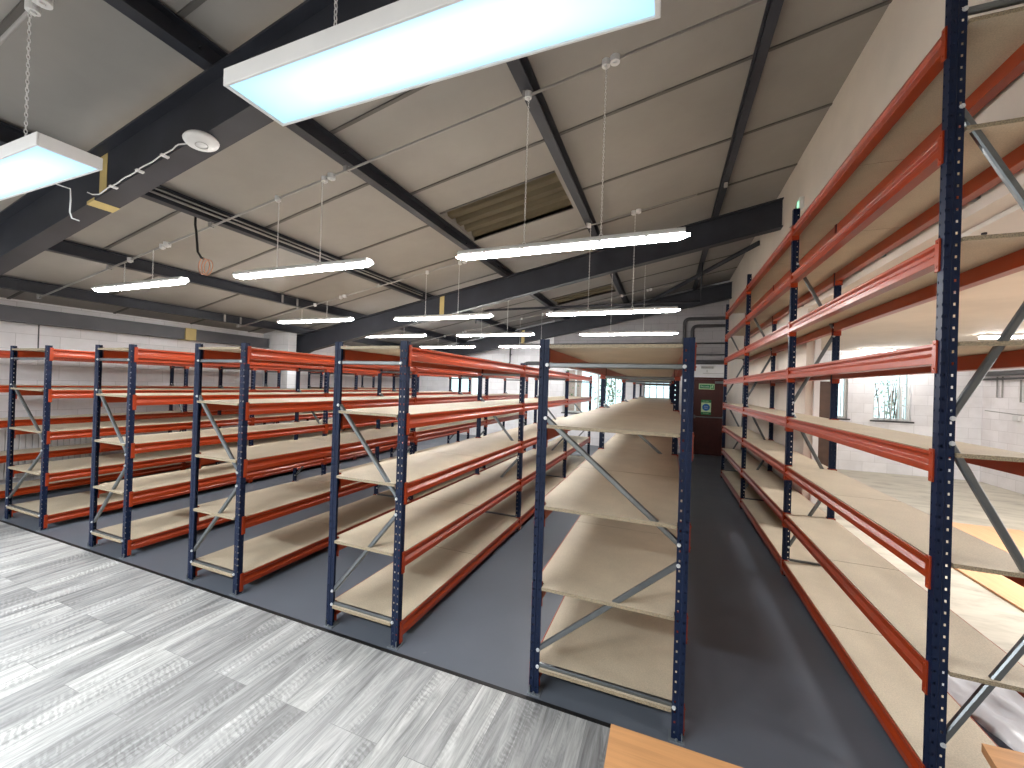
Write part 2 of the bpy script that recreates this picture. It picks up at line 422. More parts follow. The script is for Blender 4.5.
for i, xp in enumerate(PURL):
    t = thing('purlin', (xp, 0, 0), 'dark steel ' + pn[i], 'steel beam', 'dark steel purlins')
    z = RZ+RD+S*xp+.011; d = roof(xp)-z-.012; w = .075 if i == 0 else .10
    bm = B()
    prism(bm, [(-w/2, z+.002), (w/2, z+.002), (w/2, z+.014), (w/2-.055, z+.014), (w/2-.055, z+d-.012), (w/2, z+d-.012), (w/2, z+d), (-w/2, z+d), (-w/2, z+d-.012), (-w/2+.02, z+d-.012), (-w/2+.02, z+.014), (-w/2, z+.014)], 'y', YF, YB)
    make('channel', bm, 'steel', t)
    bm = B(); disc(bm, (0, 0, 0), .012, .03, 'x', 6); bolt = mesh('bolt', bm, 'steel')
    for y in [1.0+.6*k for k in range(16)]: obj('bolt', bolt, t, (-w/2+.026 if i > 2 else w/2-.05, y, z+d*.6))
    if i == 3:
        bm = B(); tube(bm, [(.065, 1.9, z+.05), (.065, 6.6, z+.05)], .011, 6); tube(bm, [(.072, 1.9, z+.09), (.072, 6.6, z+.09)], .008, 6); make('cable', bm, 'grey_plastic', t)
    if i in (4, 5):
        for yy in (4.95, 5.25):
            bm = B(); box(bm, w/2, w/2+.012, yy, yy+.03, z, z+d-.01); make('cleat', bm, 'grey_plastic', t)

# grey rail along the left wall and block pier
t = thing('wall_rail', (XL, 0, 0), 'grey steel rail running along the left wall above the shelving', 'rail')
bm = B(); prism(bm, [(0, 2.40), (.24, 2.40), (.24, 2.415), (.02, 2.415), (.02, 2.595), (.24, 2.595), (.24, 2.61), (0, 2.61)], 'y', YF, 6.42)
box(bm, .02, .22, YF, 6.42, 2.415, 2.595); make('rail_channel', bm, 'railgrey', t)
bm = B(); box(bm, 0, .247, 4.72, 4.90, 2.394, 2.616); make('painted_patch', bm, 'yellow', t)
bm = B(); box(bm, XL, -7.95, 6.45, 6.66, 0, 2.86); struct('wall_pier', bm, 'block_x')

# diagonal roof brace, cross tube
t = thing('roof_brace', (0,0,0), 'dark diagonal roof brace running up to the right wall beyond the second rafter', 'brace')
bm = B(); tube(bm, [(XW-.01, 8.25, 4.45), (-.75, 11.35, 3.98)], .045, 8); make('brace_tube', bm, 'steel', t)
t = thing('cross_tube', (0,0,0), 'dark horizontal tube crossing under the ceiling in the farther bay', 'tube')
bm = B(); tube(bm, [(-4.58, 9.05, 3.60), (-1.08, 9.05, 3.60), (.60, 9.05, 3.60)], .028, 8)
make('tube_length', bm, 'steel', t)
bm = B(); tube(bm, [(.60, 9.05, 3.62), (.63, 9.05, RZ+RD+S*.63+.01)], .015, 6); tube(bm, [(-4.55, 9.05, 3.55), (-4.58, 9.05, RZ+RD-S*4.6-.1)], .015, 6)
make('hanger', bm, 'steel', t)

# ------------------------------------------------------------------ lamps
def chain_mesh(L):
    bm = B(); n = max(2, int(L/.021)); p = L/n; wire = .0019
    for k in range(n):
        zc = p*(k+.5); hh = p/2+.003; ww = .0055
        path = []
        for a_ in range(9):
            an = 2*PI*a_/8
            path.append((ww*math.cos(an), 0, zc+hh*math.sin(an)))
        if k % 2: path = [(0, q[0], q[2]) for q in path]
        tube(bm, path, wire, 5, cap=False)
    return mesh('chain', bm, 'white_metal')
def batten_meshes():
    L = 1.8; bm = B()
    prism(bm, [(-.055, .045), (.055, .045), (.055, .062), (.035, .085), (-.035, .085), (-.055, .062)], 'x', -L/2+.03, L/2-.03)
    for xx in (-.62, -.3, .3, .62): box(bm, xx-.012, xx+.012, -.06, .06, .035, .066)
    base = mesh('housing', bm, 'white_plastic', .002)
    bm = B()
    pts = [(-.040, .045), (-.040, .032), (-.026, .018), (.026, .018), (.040, .032), (.040, .045)]
    prof = [(-L/2, .35), (-L/2+.07, 1.0), (L/2-.07, 1.0), (L/2, .35)]
    rings = []
    for xx, s in prof: rings.append([bm.verts.new((xx, p[0]*s, .045-(.045-p[1])*s)) for p in pts])
    for a_, b_ in zip(rings, rings[1:]):
        for k in range(6): bm.faces.new((a_[k], a_[(k+1) % 6], b_[(k+1) % 6], b_[k]))
    bm.faces.new(rings[0][::-1]); bm.faces.new(rings[-1])
    return base, mesh('diffuser', bm, 'tube')
bh, bd = batten_meshes()
bm = B()
for k in range(13):
    pass
path = [(.014*math.cos(2*PI*k/12), 0, .014*math.sin(2*PI*k/12)) for k in range(13)]
tube(bm, path, .003, 6, cap=False); hookm = mesh('hook', bm, 'white_metal')
COND = lambda x: 4.215 + S*x
def batten(x, y, z, label, cxs):
    t = thing('batten_light', (x, y, z), label, 'light', 'suspended batten lights')
    obj('housing', bh, t); obj('diffuser', bd, t)
    for cx in cxs:
        obj('hook', hookm, t, (cx, 0, .096))
        L = COND(x+cx) - (z+.108)
        obj('chain', chain_mesh(L), t, (cx, 0, .108))
rowY = [2.90, 5.42, 7.70, 9.93]
batten(-.78, 2.93, 2.755, 'long batten light nearest the camera, above the front of the central shelving row', (-.30, .30))
batten(-3.37, 2.813, 2.738, 'batten light in the nearest row, hung in the middle between the two other battens', (-.29, .28))
batten(-5.80, 2.704, 2.71, 'batten light in the nearest row, the one closest to the left wall', (-.27, .29))
batten(-5.96, 5.34, 2.735, 'batten light in the second row from the camera, closest to the left wall', (-.3, .3))
batten(-3.38, 5.458, 2.73, 'batten light in the second row from the camera, in front of the painted yellow band', (-.3, .3))
batten(-.76, 5.576, 2.742, 'batten light in the second row from the camera, above the central shelving row', (-.3, .3))
batten(-5.94, 7.538, 2.74, 'batten light in the third row from the camera, closest to the left wall', (-.3, .3))
batten(-3.43, 7.651, 2.74, 'batten light in the third row from the camera, at the middle of the three', (-.3, .3))
batten(-.73, 7.772, 2.733, 'batten light in the third row from the camera, just over the central shelving top', (-.3, .3))
batten(-5.87, 9.841, 2.72, 'batten light in the farthest row, the left one of the pair', (-.3, .3))
batten(-3.40, 9.95, 2.73, 'batten light in the farthest row, the right one beside the blue upright', (-.3, .3))

def conduit(y, xa, xb, boxes, label, sk=.045):
    Yo = lambda x: sk*(x+.78)
    t = thing('conduit', (0, y, 0), label, 'conduit', 'conduits under the ceiling')
    bm = B(); tube(bm, [(xa, Yo(xa), COND(xa)+.012), (xb, Yo(xb), COND(xb)+.012)], .0105, 8); make('pipe', bm, 'grey_plastic', t)
    for xb_, s in boxes:
        bm = B(); disc(bm, (xb_, Yo(xb_), COND(xb_)+.014), s, .045, 'z', 16)
        box(bm, xb_-.012, xb_+.012, Yo(xb_)-.012, Yo(xb_)+.012, COND(xb_)-.02, COND(xb_)); make('junction_box', bm, 'white_plastic', t)
    for xc in PURL:
        bm = B(); box(bm, xc-.02, xc+.02, Yo(xc)-.018, Yo(xc)+.018, COND(xc)-.002, COND(xc)+.055); make('saddle_clip', bm, 'grey_plastic', t)
for i, (y, lab) in enumerate(((2.93, 'grey conduit under the ceiling feeding the nearest row of battens'), (5.577, 'grey conduit under the ceiling feeding the second row of battens'),
                              (7.77, 'grey conduit under the ceiling feeding the third row of battens'), (10.068, 'grey conduit under the ceiling feeding the farthest row of battens'))):
    conduit(y, -7.9, 1.46 if i == 0 else .3, [(-.42, .035), (-.485, .03), (-1.08, .028), (-3.0, .035), (-3.08, .028), (-3.66, .028), (-5.3, .035), (-5.38, .028), (-5.95, .028)], lab)
conduit(.985, -8.0, 1.46, [(-3.13, .028), (-3.04, .04), (-1.09, .03), (-.40, .03)], 'grey conduit under the ceiling feeding the two big panel lights', 0)

def panel_light(x0, x1, y0, y1, z, label, chains, cable=None):
    t = thing('panel_light', ((x0+x1)/2, (y0+y1)/2, z), label, 'light', 'suspended panel lights')
    w, d = (x1-x0)/2, (y1-y0)/2
    bm = B(); f = .009; h = .06
    box(bm, -w, w, -d, -d+f, 0, h); box(bm, -w, w, d-f, d, 0, h); box(bm, -w, -w+f*1.6, -d+f, d-f, 0, h); box(bm, w-f*1.6, w, -d+f, d-f, 0, h)
    box(bm, -w+f, w-f, -d+f, d-f, h-.01, h); make('frame', bm, 'white_metal', t, bevel=.0015)
    bm = B(); box(bm, -w+f*1.6, w-f*1.6, -d+f, d-f, .006, .016); make('diffuser', bm, 'panel', t)
    for cx in chains:
        L = COND((x0+x1)/2+cx) - z - h
        obj('chain', chain_mesh(L), t, (cx, 0, h))
    if cable:
        bm = B(); tube(bm, cable, .0035, 6); make('cable', bm, 'white_plastic', t)
panel_light(-1.472, -.044, .905, 1.137, 2.747, 'big pale blue panel light at the top centre of the picture', (-.33, .36))
panel_light(-4.10, -2.671, .864, 1.090, 2.747, 'big pale blue panel light cut off by the left edge of the picture', (-.33, .25),
            [(.17, .10, .03), (.17, .20, .03), (.165, .205, -.03), (.16, .205, -.10), (.172, .21, -.135), (.20, .23, -.145)])

# hanging cable with coil
t = thing('hanging_cable', (-4.66, 2.66, 2.87), 'black cable with a copper coloured coil hanging from the ceiling at left', 'cable')
bm = B(); tube(bm, [(.0, -.02, .55), (0, -.02, .44), (.005, -.01, .36), (.02, 0, .16), (.05, .02, .10), (.085, .02, .09)], .011, 8); make('sleeve', bm, 'black', t)
bm = B(); tube(bm, [(0, -.02, .54), (0, -.02, RZ+RD-4.6*S-2.875)], .004, 6); make('wire', bm, 'copper', t)
bm = B()
tube(bm, [(.07+(.074+.0002*k)*math.cos(k*.35+1.2), .02+.0016*k, .01+.084*math.sin(k*.35+1.2)) for k in range(44)], .0042, 6)
make('coil', bm, 'copper', t)

# wireless access point on the rafter with its cable
xa = -2.90; za = RZ+S*xa
t = thing('access_point', (xa, 1.66, za), 'white round access point disc fixed under the nearest rafter', 'access point')
t.rotation_euler = (0, -math.atan(S), 0)
bm = B()
prof = [(0, -.042), (.03, -.042), (.032, -.040), (.07, -.036), (.092, -.024), (.098, -.012), (.09, 0)]
rings = [[bm.verts.new((r*math.cos(2*PI*k/28), r*math.sin(2*PI*k/28), z)) for k in range(28)] for r, z in prof[1:]]
c0 = bm.verts.new((0, 0, -.042))
for k in range(28): bm.faces.new((c0, rings[0][k], rings[0][(k+1) % 28]))
for a_, b_ in zip(rings, rings[1:]):
    for k in range(28): bm.faces.new((a_[k], a_[(k+1) % 28], b_[(k+1) % 28], b_[k]))
bm.faces.new(rings[-1])
for f in bm.faces: f.smooth = True
make('disc_body', bm, 'white_plastic', t)
bm = B(); tube(bm, [(.034*math.cos(2*PI*k/24), .034*math.sin(2*PI*k/24), -.0425) for k in range(25)], .002, 5, cap=False); make('indicator_ring', bm, 'grey_plastic', t)
bm = B(); pts = [(-.09, -.03, -.01), (-.14, -.055, -.012), (-.18, -.05, -.006)]
for k in range(1, 22): pts.append((-.18-.045*k, -.047+.003*math.sin(k*1.3), -.008))
pts += [(-1.17, -.06, 0), (-1.20, -.075, .02)]
tube(bm, pts, .0042, 6); make('cable', bm, 'white_plastic', t)
for cx in (-.33, -.62, -.95):
    bm = B(); box(bm, cx-.012, cx+.012, -.058, -.01, -.014, 0); make('cable_clip', bm, 'white_plastic', t, bevel=.003)

# ------------------------------------------------------------------ shelving racks
UW, UD = .062, .060
def upright_mesh(H):
    """cold rolled section with punched holes; aisle face at x=0, section opens to +x"""
    path = [(.034, .021), (.026, .021), (.0, .021), (.0, .016), (.0, .009), (.0, -.009), (.0, -.016), (.0, -.021), (.006, -.021), (.014, -.021), (.023, -.021), (.027, -.017), (.036, -.017), (.044, -.017), (.054, -.017), (.054, -.008)]
    holecols = {3, 6, 8, 12}
    pitch, hh = .05, .012
    zs = [0.0]; flags = []
    z = .03
    while z + hh < H-.01:
        zs += [z, z+hh]; flags += [False, True]; z += pitch
    zs.append(H); flags.append(False)
    bm = B(); vv = [[bm.verts.new((p[0], p[1], zz)) for p in path] for zz in zs]
    for j in range(len(zs)-1):
        for i in range(len(path)-1):
            if flags[j] and i in holecols: continue
            bm.faces.new((vv[j][i], vv[j][i+1], vv[j+1][i+1], vv[j+1][i]))
    bmesh.ops.recalc_face_normals(bm, faces=bm.faces)
    bmesh.ops.solidify(bm, geom=bm.faces[:], thickness=.0025)
    return mesh('upright', bm, 'navy')
def foot_mesh():
    bm = B(); box(bm, -.008, .066, -.036, .036, 0, .005); box(bm, .003, .007, -.030, .030, .005, .045)
    disc(bm, (.030, -.029, .01), .006, .012, 'z', 8); return mesh('foot_plate', bm, 'foot')
def beam_mesh(L):
    """step beam along +y, outer face at x=0 looking to -x, shelf seat inside; origin at mid height"""
    pts = [(-.004, -.045), (-.004, -.004), (.010, .010), (.010, .045), (.020, .045), (.020, .026), (.050, .026), (.050, -.045), (.044, -.045), (.044, -.038), (.006, -.038), (.006, -.045)]
    pts = [(-.006, -.045), (-.006, -.014), (-.002, -.010), (.012, .004), (.012, .021), (.003, .026), (-.002, .031), (-.002, .045), (.007, .045), (.007, .029), (.050, .029), (.050, -.045)]
    bm = B(); prism(bm, pts, 'y', 0, L)
    return mesh('beam', bm, 'orange', .0012)
def conn_mesh():
    bm = B()
    box(bm, -.0075, .0, -.022, .004, -.085, .057); box(bm, -.0075, .05, .0, .005, -.085, .057)
    for z in (-.065, .04): disc(bm, (-.008, -.010, z), .005, .006, 'x', 8)
    return mesh('beam_connector', bm, 'orange', .0008)
FOOT, CONN = foot_mesh(), conn_mesh()
cacheU, cacheB, cacheS = {}, {}, {}
def board_mesh(W, L, front):
    """half-bay chipboard; outline notched round the uprights at the frame end"""
    a_ = .0080; n = .057; e = .052
    if front: pts = [(n, -.026), (W-n, -.026), (W-n, e-.026), (W-a_, e-.026), (W-a_, L), (a_, L), (a_, e-.026), (n, e-.026)]
    else: pts = [(a_, 0), (W-a_, 0), (W-a_, L-.027), (W-n, L-.027), (W-n, L-.002), (n, L-.002), (n, L-.027), (a_, L-.027)]
    bm = B(); fs = prism(bm, pts, 'z', 0, .018, 0)
    for f in fs[:-2]: f.material_index = 1
    return mesh('shelf_board', bm, ['board', 'board_edge'])
def rack(label, x0, x1, ys, H, levels, braces, bottoms=True):
    W = x1-x0
    t = thing('shelving_rack', (x0, ys[0], 0), label, 'shelving', 'navy and orange shelving racks')
    if H not in cacheU: cacheU[H] = upright_mesh(H)
    um = cacheU[H]
    # frames
    key = (round(W, 3), H); bmeshes = []
    for (sa, za, sb, zb) in braces:
        bm = B(); xa = .045 if sa == 0 else W-.045; xb = .045 if sb == 0 else W-.045
        d = Vector((xb-xa, 0, zb-za)).normalized()
        p0, p1 = Vector((xa, .0, za)), Vector((xb, .0, zb))
        # rounded channel section
        s = Vector((-d.z, 0, d.x)); rings = []
        sec = [(-.014, .008), (-.014, -.006), (-.009, -.012), (.009, -.012), (.014, -.006), (.014, .008), (.010, .008), (.010, -.003), (-.010, -.003), (-.010, .008)]
        for p in (p0, p1): rings.append([bm.verts.new(p + s*q[0] + Vector((0, q[1], 0))) for q in sec])
        for k in range(len(sec)): bm.faces.new((rings[0][k], rings[0][(k+1) % len(sec)], rings[1][(k+1) % len(sec)], rings[1][k]))
        bm.faces.new(rings[0][::-1]); bm.faces.new(rings[1])
        for p in (p0, p1): disc(bm, (p.x, -.019, p.z), .0075, .014, 'y', 6, 1); disc(bm, (p.x, -.0190, p.z), .0105, .003, 'y', 8, 1)
        bmeshes.append(mesh('brace', bm, ['zinc', 'bolt']))
    for y in ys:
        yy = y-ys[0]
        for s in (0, 1):
            u = obj('upright', um, t, (0 if s == 0 else W, yy, 0))
            if s: u.scale = (-1, 1, 1)
            obj('foot_plate', FOOT, u)
        for b_ in bmeshes: obj('brace', b_, t, (0, yy, 0))
    # beams and shelves
    for ya, yb in zip(ys, ys[1:]):
        L = round(yb-ya-.044, 3); y0 = ya-ys[0]+.022
        if L not in cacheB: cacheB[L] = beam_mesh(L)
        kb = (round(W, 3), round((yb-ya)/2, 3))
        if kb not in cacheS: cacheS[kb] = (board_mesh(W, (yb-ya)/2-.002, True), board_mesh(W, (yb-ya)/2-.002, False))
        for z in levels:
            for s in (0, 1):
                b_ = obj('beam', cacheB[L], t, (0 if s == 0 else W, y0, z))
                if s: b_.scale = (-1, 1, 1)
                obj('beam_connector', CONN, b_)
                c2 = obj('beam_connector', CONN, b_, (0, L, 0)); c2.scale = (1, -1, 1)
            obj('shelf_board', cacheS[kb][0], t, (0, ya-ys[0], z+.0300))
            obj('shelf_board', cacheS[kb][1], t, (0, (ya+yb)/2-ys[0]+.002, z+.0300))
    return t
LV = [.105, .56, 1.015, 1.47, 1.92]
BR = [(0, 1.855, 1, 1.855), (0, 1.555, 1, .965), (1, .862, 0, .250), (0, .157, 1, .157)]
Y4 = [2.165, 4.455, 6.745, 9.035]; Y5 = Y4 + [11.325]
rack('deep shelving row at the centre, its end frame standing behind the wooden desk', -.674, .127, Y5, 2.0, LV, BR)
rack('shelving row just left of the deep central row, across one grey aisle from it', -2.186, -1.578, Y4, 2.0, LV, BR)
rack('second shelving row left of the deep central row', -3.731, -3.113, Y4, 2.0, LV, BR)
rack('third shelving row left of the deep central row', -5.276, -4.658, Y4, 2.0, LV, BR)
rack('fourth shelving row left of the deep central row, nearest the wall rack', -7.066, -6.224, Y4, 2.0, LV, BR)
rack('shelving rack standing along the left wall in front of the block pier', -8.40, -7.95, [2.165, 4.455, 6.27], 2.0, LV, BR)
rack('shelving rack along the left wall beyond the block pier, farthest to the back', -8.40, -7.95, [7.42, 9.3, 11.2], 2.0, LV, BR)
LF = [.105, .552, 1.003, 1.463, 1.93, 2.368, 2.832, 3.282]
BF = [(0, 3.38, 1, 3.38), (0, 2.97, 1, 2.36), (1, 2.28, 0, 1.655), (0, 1.55, 1, .94), (1, .87, 0, .285), (0, .157, 1, .157)]
rack('tall eight-level shelving rack along the right wall, reaching up towards the ceiling', 1.080, 1.468, [2.24, 4.48, 6.765, 8.995], 3.5, LF, BF)

# ------------------------------------------------------------------ far wall details
def R(pts, r, seg=10):   # pipe with rounded corners
    out = [Vector(pts[0])]
    for a_, b_, c_ in zip(pts, pts[1:], pts[2:]):
        a_, b_, c_ = Vector(a_), Vector(b_), Vector(c_); d1 = (a_-b_).normalized(); d2 = (c_-b_).normalized()
        p, q = b_+d1*r, b_+d2*r
        for k in range(6):
            u = k/5; out.append(p*(1-u)**2 + b_*2*u*(1-u) + q*u**2)
    out.append(Vector(pts[-1])); return out
def pipe(name, pts, r, label, mat='darkpipe', cat='pipe', group=None):
    t = thing(name, pts[0], label, cat, group)
    o = Vector(pts[0]); bm = B(); tube(bm, [p-o for p in R(pts, r*3)], r, 10); make('pipe_run', bm, mat, t)
    for a_, b_ in zip(pts, pts[1:]):
        bm = B(); m_ = (Vector(a_)+Vector(b_))/2 - o
        box(bm, m_.x-.02, m_.x+.02, m_.y-.01, m_.y+r+.06 if (Vector(b_)-Vector(a_)).y == 0 else m_.y+.01, m_.z-.02, m_.z+.02)
        make('pipe_clip', bm, mat, t)
yp = YB-.09
pipe('wall_pipe', [(XW-.02, yp, 3.70), (.42, yp, 3.70), (.42, yp, 2.55)], .045, 'upper dark pipe on the end wall, bending down left of the door')
pipe('wall_pipe', [(XW-.02, yp, 3.50), (.62, yp, 3.50), (.62, yp, 2.55)], .045, 'inner dark pipe on the end wall, nested below the upper bent pipe')
pipe('wall_pipe', [(XW-.02, yp, 3.03), (-4.6, yp, 3.03)], .020, 'thin dark conduit running level across the end wall', cat='conduit')
pipe('wall_pipe', [(XW-.02, yp, 2.52), (.50, yp, 2.52)], .055, 'thick dark pipe crossing the end wall just above the door', cat='pipe')
pipe('wall_pipe', [(XW-.02, yp, 2.72), (.70, yp, 2.72)], .016, 'slim pipe on the end wall between the thick pipe and the thin conduit')
pipe('wall_pipe', [(-3.0, yp, 2.44), (-4.25, yp, 2.44), (-4.25, yp, 2.20)], .055, 'dark elbow pipe on the end wall seen above the fourth rack from the left')
pipe('wall_pipe', [(-6.2, yp, 2.42), (-4.72, yp, 2.42), (-4.72, yp, 3.0)], .022, 'thin dark pipe with a right-angle bend on the end wall at left')
t = thing('emergency_light', (1.02, YB-.002, 2.34), 'white emergency light box on the end wall above the dark red door', 'light')
bm = B(); box(bm, -.17, .17, -.06, 0, 0, .10); make('body', bm, 'white_plastic', t, bevel=.008)
bm = B(); box(bm, -.15, .15, -.075, -.06, .01, .07); make('lens', bm, 'grey_plastic', t, bevel=.005)
bm = B(); tube(bm, [(.0, -.02, -.02), (0, -.02, -.09)], .008, 6); tube(bm, [(-.1, -.015, -.12), (.45, -.015, -.12)], .006, 6); make('cable', bm, 'grey_plastic', t)

# door
d = obj('door_1', None, None, (.66, YB, 0)); d['kind'] = 'structure'
bm = B(); w, h = .86, 2.06
box(bm, 0, .05, -.05, 0, 0, h+.05); box(bm, w-.05, w, -.05, 0, 0, h+.05); box(bm, .05, w-.05, -.05, 0, h, h+.05); make('door_frame', bm, 'maroon', d, bevel=.003)
bm = B(); box(bm, .053, w-.053, -.035, -.002, .008, h-.003)
for k in range(1, 6): box(bm, .053+(w-.106)*k/6-.003, .053+(w-.106)*k/6+.003, -.037, -.034, .05, h-.05)
make('door_leaf', bm, 'maroon', d)
bm = B(); box(bm, .06, w-.06, -.085, -.06, 1.02, 1.05); box(bm, .06, .10, -.085, -.03, .99, 1.08); box(bm, w-.10, w-.06, -.085, -.03, .99, 1.08); make('push_bar', bm, 'zinc', d, bevel=.004)
bm = B(); box(bm, w-.30, w-.06, -.10, -.035, h-.11, h-.05); tube(bm, [(w-.12, -.1, h-.05), (w-.03, -.09, h-.03)], .012, 6); make('door_closer', bm, 'zinc', d, bevel=.004)
bm = B(); tube(bm, [(w-.085, -.05, .05), (w-.085, -.05, h-.06)], .010, 8); make('vertical_rod', bm, 'zinc', d)
bm = B(); box(bm, -.02, w+.3, -.012, -.001, 2.14, 2.42); 
make('white_panel', bm, 'white_metal', d)

def text_mesh(s, size, mat):
    cu = bpy.data.curves.new('lettering', 'FONT'); cu.body = s; cu.size = size; cu.extrude = .001; cu.align_x = 'CENTER'; cu.align_y = 'CENTER'
    ob = bpy.data.objects.new('tmp', cu); C.objects.link(ob)
    dg = bpy.context.evaluated_depsgraph_get(); me = bpy.data.meshes.new_from_object(ob.evaluated_get(dg))
    bpy.data.objects.remove(ob); bpy.data.curves.remove(cu)
    me.materials.clear(); me.materials.append(M[mat]); return me
def running_man(bm, x, z, s, y):
    disc(bm, (x+.14*s, y, z+.40*s), .09*s, .002, 'y', 12)
    for a_, b_, r in (((.08, .28), (-.04, 0), .07), ((-.04, 0), (.14, -.14), .055), ((.14, -.14), (.08, -.38), .05), ((-.04, 0), (-.16, -.2), .055), ((-.16, -.2), (-.36, -.2), .045), ((.08, .26), (.28, .14), .04), ((.06, .26), (-.16, .2), .04), ((-.16, .2), (-.22, .04), .04)):
        p, q = Vector((x+a_[0]*s, z+a_[1]*s)), Vector((x+b_[0]*s, z+b_[1]*s)); n = (q-p).normalized(); n = Vector((-n.y, n.x))*r*s
        prism(bm, [tuple(p+n), tuple(q+n), tuple(q-n), tuple(p-n)], 'y', y-.001, y+.001)
ys_ = YB-.041
t = thing('exit_sign', (1.02, ys_, 1.86), 'green fire exit sign with running figure, upper one on the dark red door', 'sign')
bm = B(); box(bm, -.19, .19, -.003, 0, -.075, .075); make('sign_plate', bm, 'sign_pale', t)
bm = B(); box(bm, -.175, .09, -.005, -.003, -.055, .055); make('green_field', bm, 'green', t)
obj('lettering', text_mesh('Fire exit', .062, 'white_plastic'), t, (-.042, -.0062, 0), (PI/2, 0, 0))
bm = B(); box(bm, .10, .18, -.005, -.003, -.06, .06); make('figure_field', bm, 'green', t)
bm = B(); running_man(bm, .14, 0, .105, -.0065); make('running_figure', bm, 'sign_pale', t)
t = thing('door_notice', (1.02, ys_, 1.30), 'blue disc and green safety notice, lower one on the dark red door', 'sign')
bm = B(); box(bm, -.12, .12, -.003, 0, -.20, .20); make('sign_plate', bm, 'sign_pale', t)
bm = B(); box(bm, -.12, .12, -.005, -.003, .125, .20); box(bm, -.12, .12, -.005, -.003, -.20, -.13); make('green_field', bm, 'green', t)
bm = B(); disc(bm, (0, -.004, 0), .095, .003, 'y', 28); make('blue_disc', bm, 'blue', t)
obj('lettering', text_mesh('Fire door', .04, 'sign_pale'), t, (0, -.0062, .163), (PI/2, 0, 0))
obj('lettering', text_mesh('keep', .045, 'white_plastic'), t, (0, -.0065, .022), (PI/2, 0, 0))
obj('lettering', text_mesh('clear', .045, 'white_plastic'), t, (0, -.0065, -.026), (PI/2, 0, 0))
obj('lettering', text_mesh('Fire exit', .04, 'sign_pale'), t, (0, -.0062, -.165), (PI/2, 0, 0))

# high exit lamp on right wall
t = thing('exit_lamp', (XW, 5.80, 4.08), 'small white and green exit lamp high on the right wall', 'light')
bm = B(); box(bm, -.05, 0, -.05, .05, -.07, .07); make('body', bm, 'white_plastic', t, bevel=.006)
bm = B(); box(bm, -.054, -.05, -.03, .03, -.04, .03); make('green_lens', bm, 'led', t)
bm = B(); tube(bm, [(-.01, .05, .0), (-.015, .22, .08), (-.012, .35, -.05), (-.012, .3, -.13), (-.01, .5, -.1)], .007, 6); make('cable', bm, 'grey_plastic', t)

# radiator on left wall
t = thing('radiator', (XL, 2.3, .16), 'pale ribbed radiator low on the left wall behind the shelving', 'radiator')
bm = B()
for k in range(22): box(bm, .03, .085, k*.064, k*.064+.058, 0, .72)
box(bm, .045, .07, 0, 22*.064, .02, .06); box(bm, .045, .07, 0, 22*.064, .66, .70); make('ribs', bm, 'radiator', t, bevel=.006)
bm = B(); 
for y in (.2, 1.2): box(bm, 0, .05, y, y+.03, .6, .64)
make('bracket', bm, 'radiator', t)

# conduit along the lintel
t = thing('lintel_conduit', (XW-.02, 0, 2.82), 'pale conduit clipped along the lintel behind the tall right rack', 'conduit')
bm = B(); tube(bm, [(0, -1.5, 0), (0, 6.6, 0)], .012, 8); make('pipe', bm, 'zinc', t)
for k in range(6):
    bm = B(); box(bm, -.015, .02, .9+k*.95, .94+k*.95, -.03, .016); make('saddle', bm, 'zinc', t)

# ------------------------------------------------------------------ side room
d = obj('door_2', None, None, (3.05, 11.5, 0)); d['kind'] = 'structure'
bm = B(); box(bm, 0, .06, -.04, 0, 0, 2.06); box(bm, .58, .64, -.04, 0, 0, 2.06); box(bm, .06, .58, -.04, 0, 2.0, 2.06); make('door_frame', bm, 'brown', d)
bm = B(); box(bm, .06, .58, -.03, -.002, .01, 2.0); make('door_leaf', bm, 'brown', d)
bm = B(); disc(bm, (.50, -.05, 1.0), .02, .03, 'y', 10); make('door_handle', bm, 'zinc', d)
def ceiling_lamp(x, y, label):
    t = thing('ceiling_batten', (x, y, 2.80), label, 'light', 'side room ceiling battens')
    bm = B(); box(bm, -.6, .6, -.06, .06, -.035, 0); make('housing', bm, 'white_plastic', t, bevel=.004)
    bm = B(); prism(bm, [(-.05, -.035), (.05, -.035), (.035, -.07), (-.035, -.07)], 'x', -.59, .59); make('diffuser', bm, 'roomlamp', t)
ceiling_lamp(5.30, 8.7, 'batten light on the low side room ceiling, at the right edge of the picture')
ceiling_lamp(4.62, 11.1, 'batten light on the low side room ceiling close to the barred window')
pipe('side_room_pipe', [(6.18, 11.42, 2.28), (6.18, 9.2, 2.28)], .05, 'thick dark pipe along the side room wall at the far right')
pipe('side_room_pipe', [(6.20, 11.42, 2.17), (6.20, 9.2, 2.17)], .022, 'thin dark pipe just below the thick one in the side room')
for i, (y, z, lab) in enumerate(((10.98, 1.80, 'grey U shaped bracket under the side room pipes, the farther one'), (10.40, 1.72, 'grey U shaped bracket under the side room pipes, the nearer one'))):
    t = thing('pipe_bracket', (6.27, y, z), lab, 'bracket', 'pipe brackets in the side room')
    bm = B(); tube(bm, [(-.02, -.07, .42), (-.02, -.07, .0), (-.02, .07, .0), (-.02, .07, .42)], .013, 6); make('rod_frame', bm, 'grey_plastic', t)
t = thing('wall_cable', (6.275, 0, 0), 'thin cable with a socket box on the side room wall', 'cable')
bm = B(); tube(bm, [(0, 11.4, 1.52), (0, 10.6, 1.48), (0, 9.0, 1.44)], .008, 6); make('cable_run', bm, 'grey_plastic', t)
bm = B(); box(bm, -.045, 0, 10.48, 10.62, 1.36, 1.46); make('socket_box', bm, 'white_plastic', t, bevel=.005)
